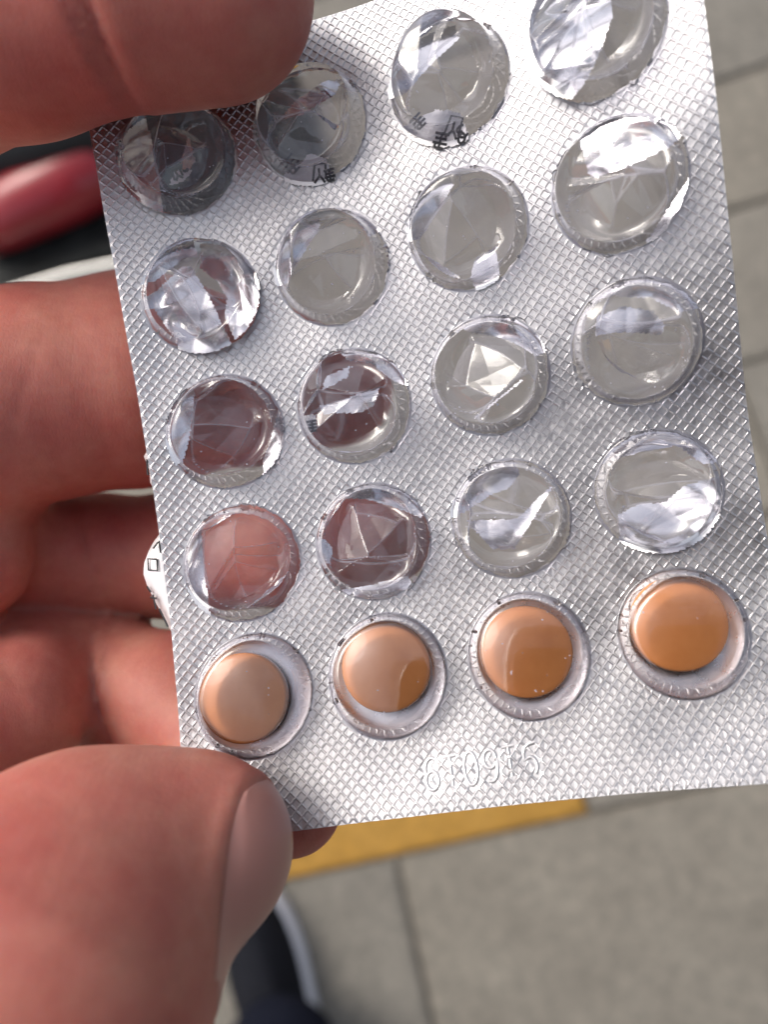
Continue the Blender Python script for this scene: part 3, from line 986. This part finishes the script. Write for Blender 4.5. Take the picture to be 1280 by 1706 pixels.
def surface_nets(lo, hi, step, f):
    ax = [np.arange(lo[i], hi[i] + step, step) for i in range(3)]
    shp = tuple(len(a) for a in ax)
    D = np.empty(shp, np.float32)
    Yg, Zg = np.meshgrid(ax[1], ax[2], indexing='ij')
    CH = 8                                   # blocks far from the surface keep one coarse value
    for i in range(0, shp[0], CH):
        cj = np.arange(0, shp[1], CH)
        ck = np.arange(0, shp[2], CH)
        h2 = (CH - 1) / 2 * step
        cy, cz = np.meshgrid(ax[1][cj] + h2, ax[2][ck] + h2, indexing='ij')
        cc = f(np.stack([np.full(cy.shape, ax[0][i] + h2), cy, cz], -1))
        near = np.abs(cc) < CH * step * 1.15
        xs = ax[0][i:i + CH]
        for a_ in range(len(cj)):
            for b_ in range(len(ck)):
                sl = (slice(i, i + CH), slice(cj[a_], cj[a_] + CH), slice(ck[b_], ck[b_] + CH))
                if not near[a_, b_]:
                    D[sl] = cc[a_, b_]
        jj, kk = np.nonzero(near)
        if len(jj):
            off = np.arange(CH) * step
            ox, oy, oz = np.meshgrid(off, off, off, indexing='ij')
            P = np.empty((len(jj), CH, CH, CH, 3))
            P[..., 0] = ax[0][i] + ox
            P[..., 1] = ax[1][cj[jj]][:, None, None, None] + oy
            P[..., 2] = ax[2][ck[kk]][:, None, None, None] + oz
            val = f(P)
            for q in range(len(jj)):
                j0, k0 = cj[jj[q]], ck[kk[q]]
                blk = D[i:i + CH, j0:j0 + CH, k0:k0 + CH]
                blk[...] = val[q][:blk.shape[0], :blk.shape[1], :blk.shape[2]]
    S = D < 0
    cell = np.zeros(tuple(s - 1 for s in shp), np.int8)
    for dx_ in (0, 1):
        for dy_ in (0, 1):
            for dz_ in (0, 1):
                cell += S[dx_:shp[0] - 1 + dx_, dy_:shp[1] - 1 + dy_, dz_:shp[2] - 1 + dz_]
    act = (cell > 0) & (cell < 8)
    ids = np.full(cell.shape, -1, np.int64)
    ci = np.argwhere(act)
    ids[act] = np.arange(len(ci))
    acc = np.zeros((len(ci), 3))
    cnt = np.zeros(len(ci))
    corners = [(a, b_, c) for a in (0, 1) for b_ in (0, 1) for c in (0, 1)]
    for a in corners:
        for axis in range(3):
            if a[axis] == 1:
                continue
            b_ = list(a)
            b_[axis] = 1
            va = D[ci[:, 0] + a[0], ci[:, 1] + a[1], ci[:, 2] + a[2]]
            vb = D[ci[:, 0] + b_[0], ci[:, 1] + b_[1], ci[:, 2] + b_[2]]
            x = (va < 0) != (vb < 0)
            t_ = np.where(x, va / (va - vb + 1e-12), 0)
            p = np.tile(np.array(a, float), (len(ci), 1))
            p[:, axis] += t_
            acc += np.where(x[:, None], p, 0)
            cnt += x
    verts = (ci + acc / cnt[:, None]) * step + np.array([a[0] for a in ax])
    F = []
    for axis in range(3):
        o1, o2 = [(1, 2), (2, 0), (0, 1)][axis]
        sl = [slice(0, None)] * 3
        a_sl, b_sl = list(sl), list(sl)
        a_sl[axis] = slice(0, shp[axis] - 1)
        b_sl[axis] = slice(1, shp[axis])
        ch = S[tuple(a_sl)] != S[tuple(b_sl)]
        e = np.argwhere(ch)
        e = e[(e[:, o1] > 0) & (e[:, o2] > 0) & (e[:, o1] < shp[o1] - 1) & (e[:, o2] < shp[o2] - 1)]
        flip = S[tuple(e.T)]
        q = []
        for s1, s2 in ((-1, -1), (0, -1), (0, 0), (-1, 0)):
            c = e.copy()
            c[:, o1] += s1
            c[:, o2] += s2
            q.append(ids[c[:, 0], c[:, 1], c[:, 2]])
        q = np.stack(q, 1)
        q[~flip] = q[~flip][:, ::-1]
        F.append(q)
    F = np.concatenate(F)
    F = F[(F >= 0).all(1)]
    return verts, F


HL, HH = np.array([-92.0, -112.0, -112.0]), np.array([6.0, 62.0, -34.0])
hv_, hf_ = surface_nets(HL, HH, 0.62, field)
e = 0.15


def grad(P):
    return np.stack([field(P + np.eye(3)[i] * e) - field(P - np.eye(3)[i] * e) for i in range(3)], -1) / (2 * e)


for _ in range(2):
    g_ = grad(hv_)
    g_ /= np.linalg.norm(g_, axis=1, keepdims=True) + 1e-9
    hv_ = hv_ - np.clip(field(hv_), -0.6, 0.6)[:, None] * g_
hand = obj('hand', mesh_from('hand', hv_ * 0.001, hf_, True), M_SKIN, None,
           'reddish bare hand pinching the pack by its edge between thumb and fingers', 'hand')
hand.matrix_world = CAMM

# thumb nail: a curved plate laid over the thumb's end
tc_, tr_ = cp(336, 1412, 58.5, 148)
axis, face, side = NAIL_AXIS, NAIL_FACE, NAIL_SIDE
NVn, NUn = 26, 22
V, F = [], []
for layer in (0, 1):
    for i in range(NVn + 1):
        for j in range(NUn + 1):
            a = -1 + 2 * i / NVn
            b_ = -1 + 2 * j / NUn
            sq = (1 - abs(a) ** 3.2) ** (1 / 3.2) if abs(a) < 1 else 0.0
            al, be = a * math.radians(62), b_ * sq * math.radians(50)
            d = (face * math.cos(be) + side * math.sin(be)) * math.cos(al) + axis * math.sin(al)
            # march out to the skin
            lo, hi = 2.0, 12.0
            V.append((d, layer, max(abs(a), abs(b_))))
D_ = np.array([v[0] for v in V])
lo, hi = np.full(len(V), 2.0), np.full(len(V), 11.0)
for _ in range(26):
    mid = (lo + hi) / 2
    s = field(tc_ + D_ * mid[:, None])
    lo = np.where(s < 0, mid, lo)
    hi = np.where(s < 0, hi, mid)
lay = np.array([v[1] for v in V])
edge = np.array([v[2] for v in V])
off = np.where(lay == 0, 0.34 - 0.30 * np.clip((edge - 0.80) / 0.20, 0, 1) ** 2, -0.4)
Vn = tc_ + D_ * (lo + off)[:, None]
n1_ = (NVn + 1) * (NUn + 1)
for layer in (0, 1):
    for i in range(NVn):
        for j in range(NUn):
            a = layer * n1_ + i * (NUn + 1) + j
            q = (a, a + NUn + 1, a + NUn + 2, a + 1)
            F.append(q if layer else q[::-1])
nail = obj('thumbnail', mesh_from('thumbnail', Vn * 0.001, F, True), M_NAIL, hand)
nail['label'] = 'pale pink thumbnail'

# ------------------------------------------------------------------ shoe and trouser leg
M_CANVAS = simple('navy canvas', (0.015, 0.016, 0.021), 0.85, var=0.35, scale=300, bump_s=0.4, bump_d=0.001, **{'Specular IOR Level': 0.08})
M_SOLE = simple('white rubber', (0.78, 0.78, 0.84), 0.5, var=0.05, scale=40)
M_BLACK = simple('black plastic', (0.012, 0.012, 0.014), 0.6, var=0.3, scale=60)
M_TROUSER = simple('dark navy cloth', (0.010, 0.012, 0.022), 0.9, var=0.3, scale=250, bump_s=0.4, bump_d=0.001, **{'Specular IOR Level': 0.08})


def loft(name, rings, n=40, cap=True):
    """rings: list of lists of n points"""
    V, F = [], []
    for r in rings:
        V += r
    for i in range(len(rings) - 1):
        for j in range(n):
            a, b_ = i * n + j, i * n + (j + 1) % n
            F.append((a, b_, b_ + n, a + n))
    if cap:
        F.append(tuple(range(n))[::-1])
        F.append(tuple((len(rings) - 1) * n + j for j in range(n)))
    return mesh_from(name, V, F, True)


def sole_outline(scale_w, scale_l, z, n=40):
    pts = []
    for j in range(n):
        a = 2 * math.pi * j / n
        y = math.sin(a)
        x = math.cos(a)
        w = 0.050 * (1.0 - 0.14 * (1 - y) / 2 - 0.14 * math.exp(-((y + 0.15) / 0.35) ** 2))
        l = 0.145
        xx = w * scale_w * math.copysign(abs(x) ** 0.8, x)
        yy = l * scale_l * math.copysign(abs(y) ** 0.9, y)
        pts.append((xx + 0.006 * y, yy, z))
    return pts


shoe = bpy.data.objects.new('shoe', None)
col.objects.link(shoe)
toe = ground_point(462, 1472)
shoe.location = toe + Vector((-0.014, -0.130, 0.0))
shoe.rotation_euler = (0, 0, math.radians(9))
shoe['label'] = 'navy canvas shoe with a white rubber sole standing on the paving'
shoe['category'] = 'shoe'
obj('sole', loft('sole', [sole_outline(0.95, 0.98, 0.002), sole_outline(0.99, 1.0, 0.006), sole_outline(1.0, 1.005, 0.02), sole_outline(0.98, 0.99, 0.03), sole_outline(0.9, 0.95, 0.031)]), M_SOLE, shoe)
up = []
for k, (sw, sl, z) in enumerate(((0.91, 0.95, 0.028), (0.92, 0.95, 0.045), (0.87, 0.90, 0.06), (0.72, 0.83, 0.072), (0.6, 0.7, 0.082), (0.45, 0.55, 0.09))):
    r = sole_outline(sw, sl, z)
    up.append([(x, y, zz + max(0.0, (0.02 - y)) * 0.30 * (k / 5.0)) for x, y, zz in r])
obj('upper', loft('upper', up), M_CANVAS, shoe)
bm = bmesh.new()
for k in range(5):
    y = 0.035 - k * 0.022
    m4 = Matrix.Translation((0, y, 0.083 + 0.006 * k)) @ Matrix.Rotation(math.radians(6 * (-1) ** k), 4, 'Z')
    bmesh.ops.create_cube(bm, size=1.0, matrix=m4 @ Matrix.Diagonal((0.05, 0.008, 0.006, 1)))
bmesh.ops.bevel(bm, geom=bm.edges[:], offset=0.002, segments=2, affect='EDGES')
me = bpy.data.meshes.new('laces')
bm.to_mesh(me)
bm.free()
obj('laces', me, M_CANVAS, shoe)
bm = bmesh.new()
bmesh.ops.create_cube(bm, size=1.0, matrix=Matrix.Translation((-0.055, -0.03, 0.062)) @ Matrix.Rotation(0.3, 4, 'Z') @ Matrix.Diagonal((0.028, 0.014, 0.006, 1)))
bmesh.ops.bevel(bm, geom=bm.edges[:], offset=0.002, segments=2, affect='EDGES')
me = bpy.data.meshes.new('pull_tab')
bm.to_mesh(me)
bm.free()
obj('pull_tab', me, M_CANVAS, shoe)

ANK = shoe.location + Vector((0.014, -0.035, 0.0))


def body_field(P):
    def ch(pts, k=0.05):
        d = None
        for (a, r1), (b_, r2) in zip(pts[:-1], pts[1:]):
            c = cone(P, np.array(a), np.array(b_), r1, r2)
            d = c if d is None else smin(d, c, k)
        return d
    ax_, ay_ = ANK.x, ANK.y - 0.03
    legs = smin(ch([((ax_, ay_ + 0.03, 0.10), 0.066), ((ax_ - 0.01, ay_ - 0.03, 0.28), 0.07), ((ax_ - 0.01, ay_ - 0.02, 0.5), 0.078), ((-0.43, ay_ - 0.05, 0.88), 0.105)]),
                ch([((-0.67, ay_ - 0.03, 0.085), 0.062), ((-0.67, ay_ - 0.05, 0.28), 0.07), ((-0.66, ay_ - 0.03, 0.5), 0.078), ((-0.60, ay_ - 0.05, 0.88), 0.105)]), 0.02)
    torso = ch([((-0.515, ay_ - 0.06, 0.93), 0.145), ((-0.52, ay_ - 0.08, 1.12), 0.14), ((-0.52, ay_ - 0.08, 1.32), 0.15), ((-0.52, ay_ - 0.06, 1.42), 0.09)], 0.08)
    sho = ch([((-0.70, ay_ - 0.07, 1.40), 0.07), ((-0.34, ay_ - 0.07, 1.40), 0.07)])
    head = smin(ch([((-0.52, ay_ - 0.04, 1.45), 0.055), ((-0.51, ay_ - 0.01, 1.56), 0.055)]),
                ch([((-0.505, ay_ + 0.0, 1.60), 0.080), ((-0.50, ay_ + 0.03, 1.66), 0.088)]), 0.03)
    nose = ch([((-0.485, ay_ + 0.10, 1.61), 0.012), ((-0.478, ay_ + 0.125, 1.58), 0.016)])
    rarm = ch([((-0.34, ay_ - 0.07, 1.40), 0.062), ((-0.12, ay_ - 0.06, 1.10), 0.05), ((0.055, -0.19, 1.01), 0.034), ((0.06, -0.10, 1.03), 0.032)])
    larm = ch([((-0.70, ay_ - 0.07, 1.40), 0.062), ((-0.52, -0.24, 1.10), 0.052), ((-0.18, -0.06, 0.955), 0.036)])
    d = smin(smin(legs, torso, 0.06), sho, 0.06)
    d = smin(d, head, 0.03)
    d = smin(d, nose, 0.02)
    return smin(smin(d, rarm, 0.03), larm, 0.03)


bv_, bf_ = surface_nets(np.array([-0.85, -0.75, 0.0]), np.array([0.15, 0.05, 1.8]), 0.015, body_field)
bv_ = bv_ + 0.004 * np.sin(bv_[:, 2:3] * 46 + 3 * np.sin(bv_[:, 0:1] * 22)) * np.array([[1.0, 1.0, 0.0]]) * (bv_[:, 2:3] < 0.8)
person = bpy.data.objects.new('person', None)
col.objects.link(person)
person.location = (ANK.x, ANK.y, 0)
person['label'] = 'person in dark navy clothes whose trouser leg falls over the canvas shoe'
person['category'] = 'person'
bme = mesh_from('body', bv_ - np.array([ANK.x, ANK.y, 0]), bf_, True)
body = obj('body', bme, M_TROUSER, person)
bme.materials.append(M_SKIN)
zc = bv_[bf_].mean(axis=1)
bme.polygons.foreach_set('material_index', ((zc[:, 2] > 1.47) | ((zc[:, 0] > 0.03) & (zc[:, 1] > -0.16))).astype(np.int32))
hair_pts = [(-0.505, ANK.y - 0.04, 1.66, 0.092), (-0.51, ANK.y - 0.07, 1.62, 0.088)]
bm = bmesh.new()
for x, y, z, r in hair_pts:
    bmesh.ops.create_icosphere(bm, subdivisions=4, radius=r, matrix=Matrix.Translation((x - ANK.x, y - ANK.y, z + 0.012)))
for v in bm.verts:
    v.co += v.normal * random.uniform(-0.003, 0.004)
me = bpy.data.meshes.new('hair')
bm.to_mesh(me)
bm.free()
obj('hair', me, M_CANVAS, person)

# ------------------------------------------------------------------ the phone the picture is taken with
M_GLASSB = simple('dark phone glass', (0.02, 0.022, 0.028), 0.12, var=0.1, scale=20, **{'Coat Weight': 0.6})


def rounded_slab(x0, x1, y0, y1, z0, z1, r, n=8):
    out = []
    for cx, cy, a0 in ((x1 - r, y1 - r, 0), (x0 + r, y1 - r, 90), (x0 + r, y0 + r, 180), (x1 - r, y0 + r, 270)):
        for i in range(n):
            a = math.radians(a0 + 90 * i / (n - 1))
            out.append((cx + r * math.cos(a), cy + r * math.sin(a)))
    k = len(out)
    cx, cy = (x0 + x1) / 2, (y0 + y1) / 2
    rings = []
    for z, s in ((z0, 0.975), (z0 + (z1 - z0) * 0.2, 1.0), (z0 + (z1 - z0) * 0.8, 1.0), (z1, 0.975)):
        rings.append([(cx + (x - cx) * s, cy + (y - cy) * s, z) for x, y in out])
    return rings, k


phone = bpy.data.objects.new('phone', None)
col.objects.link(phone)
phone.matrix_world = CAMM
phone['label'] = 'dark phone held over the pack, seen as a dark block mirrored in the tablets'
phone['category'] = 'phone'
rg_, k_ = rounded_slab(-0.012, 0.054, -0.130, 0.012, 0.0035, 0.0115, 0.009)
obj('case', loft('case', rg_, k_), M_GLASSB, phone)
rg_, k_ = rounded_slab(-0.010, 0.052, -0.128, 0.010, 0.0116, 0.0122, 0.008)
obj('screen', loft('screen', rg_, k_), M_GLASSB, phone)
rings = []
for r, z in ((0.0052, 0.0036), (0.0055, 0.0020), (0.0052, 0.0014), (0.0040, 0.0014), (0.0038, 0.0025)):
    rings.append([(r * math.cos(2 * math.pi * j / 32), r * math.sin(2 * math.pi * j / 32), z) for j in range(32)])
obj('lens_ring', loft('lens_ring', rings, 32), M_BLACK, phone)

# ------------------------------------------------------------------ parked red scooter beyond the fingers
M_RED = simple('red enamel', (0.34, 0.016, 0.024), 0.35, var=0.1, scale=20, **{'Coat Weight': 0.5})
M_GREY = simple('dark grey footboard', (0.022, 0.024, 0.023), 0.7, var=0.5, scale=25, bump_s=0.5, bump_d=0.002, **{'Specular IOR Level': 0.2})
M_STEEL = simple('bright steel', (0.62, 0.62, 0.60), 0.34, 1.0, var=0.05, scale=60)
sc = bpy.data.objects.new('parked_scooter', None)
col.objects.link(sc)
sc['label'] = 'red and black scooter with a bright steel side rail behind the fingers'
sc['category'] = 'scooter'
sc.location = (-0.52, 0.95, 0.0)


def bar(name, pts, rad, mat, parent, n=20, squash=1.0):
    rings = []
    for i, p in enumerate(pts):
        p = Vector(p)
        t_ = (Vector(pts[min(i + 1, len(pts) - 1)]) - Vector(pts[max(i - 1, 0)])).normalized()
        s = t_.cross(Vector((0, 0, 1)))
        s = s.normalized() if s.length > 1e-4 else Vector((1, 0, 0))
        w = s.cross(t_)
        r = rad[i] if isinstance(rad, (list, tuple)) else rad
        rings.append([tuple(p + s * (r * math.cos(2 * math.pi * j / n)) + w * (r * squash * math.sin(2 * math.pi * j / n))) for j in range(n)])
    return obj(name, loft(name, rings, n), mat, parent)


SCO = Vector(sc.location)


def gp(px, py, z):
    return tuple(ground_point(px, py, z) - SCO)


bar('side_rail', [gp(-130, 530, 0.06), gp(-60, 512, 0.06), gp(20, 484, 0.06), gp(110, 456, 0.06), gp(200, 437, 0.06), gp(420, 395, 0.06)], 0.0065, M_STEEL, sc)
for px, py in ((-60, 512), (330, 412)):
    bar('rail_bracket', [gp(px, py, 0.06), gp(px + 6, py - 30, 0.055), gp(px + 10, py - 60, 0.05)], 0.007, M_STEEL, sc)
c0 = Vector(gp(150, 345, 0.03))
bm = bmesh.new()
bmesh.ops.create_cube(bm, size=1.0, matrix=Matrix.Translation(c0) @ Matrix.Diagonal((0.75, 0.23, 0.03, 1)))
bmesh.ops.bevel(bm, geom=bm.edges[:], offset=0.008, segments=3, affect='EDGES')
me = bpy.data.meshes.new('footboard')
bm.to_mesh(me)
bm.free()
obj('footboard', me, M_GREY, sc)
bar('body_panel', [gp(-45, 400, 0.08), gp(0, 368, 0.09), gp(50, 338, 0.10), gp(112, 308, 0.10), gp(160, 281, 0.10), gp(195, 268, 0.09), gp(215, 262, 0.07)],
    [0.03, 0.045, 0.05, 0.052, 0.052, 0.045, 0.015], M_RED, sc, 24, 1.1)
bar('seat', [gp(-150, 282, 0.13), gp(-60, 242, 0.14), gp(60, 204, 0.15), gp(180, 162, 0.15), gp(360, 95, 0.14)], [0.05, 0.075, 0.08, 0.08, 0.06], M_BLACK, sc, 24, 0.8)
for px, py in ((-60, 330), (330, 190)):
    wx, wy, _ = gp(px, py, 0.0)
    rings = []
    for k in range(28):
        a = 2 * math.pi * k / 28
        c = Vector((wx + 0.085 * math.cos(a), wy, 0.107 + 0.085 * math.sin(a)))
        o_ = Vector((math.cos(a), 0, math.sin(a)))
        rings.append([tuple(c + o_ * (0.022 * math.cos(b_)) + Vector((0, 0.03 * math.sin(b_), 0))) for b_ in [2 * math.pi * j / 14 for j in range(14)]])
    rings.append(rings[0])
    obj('wheel', loft('wheel', rings, 14, cap=False), M_BLACK, sc)
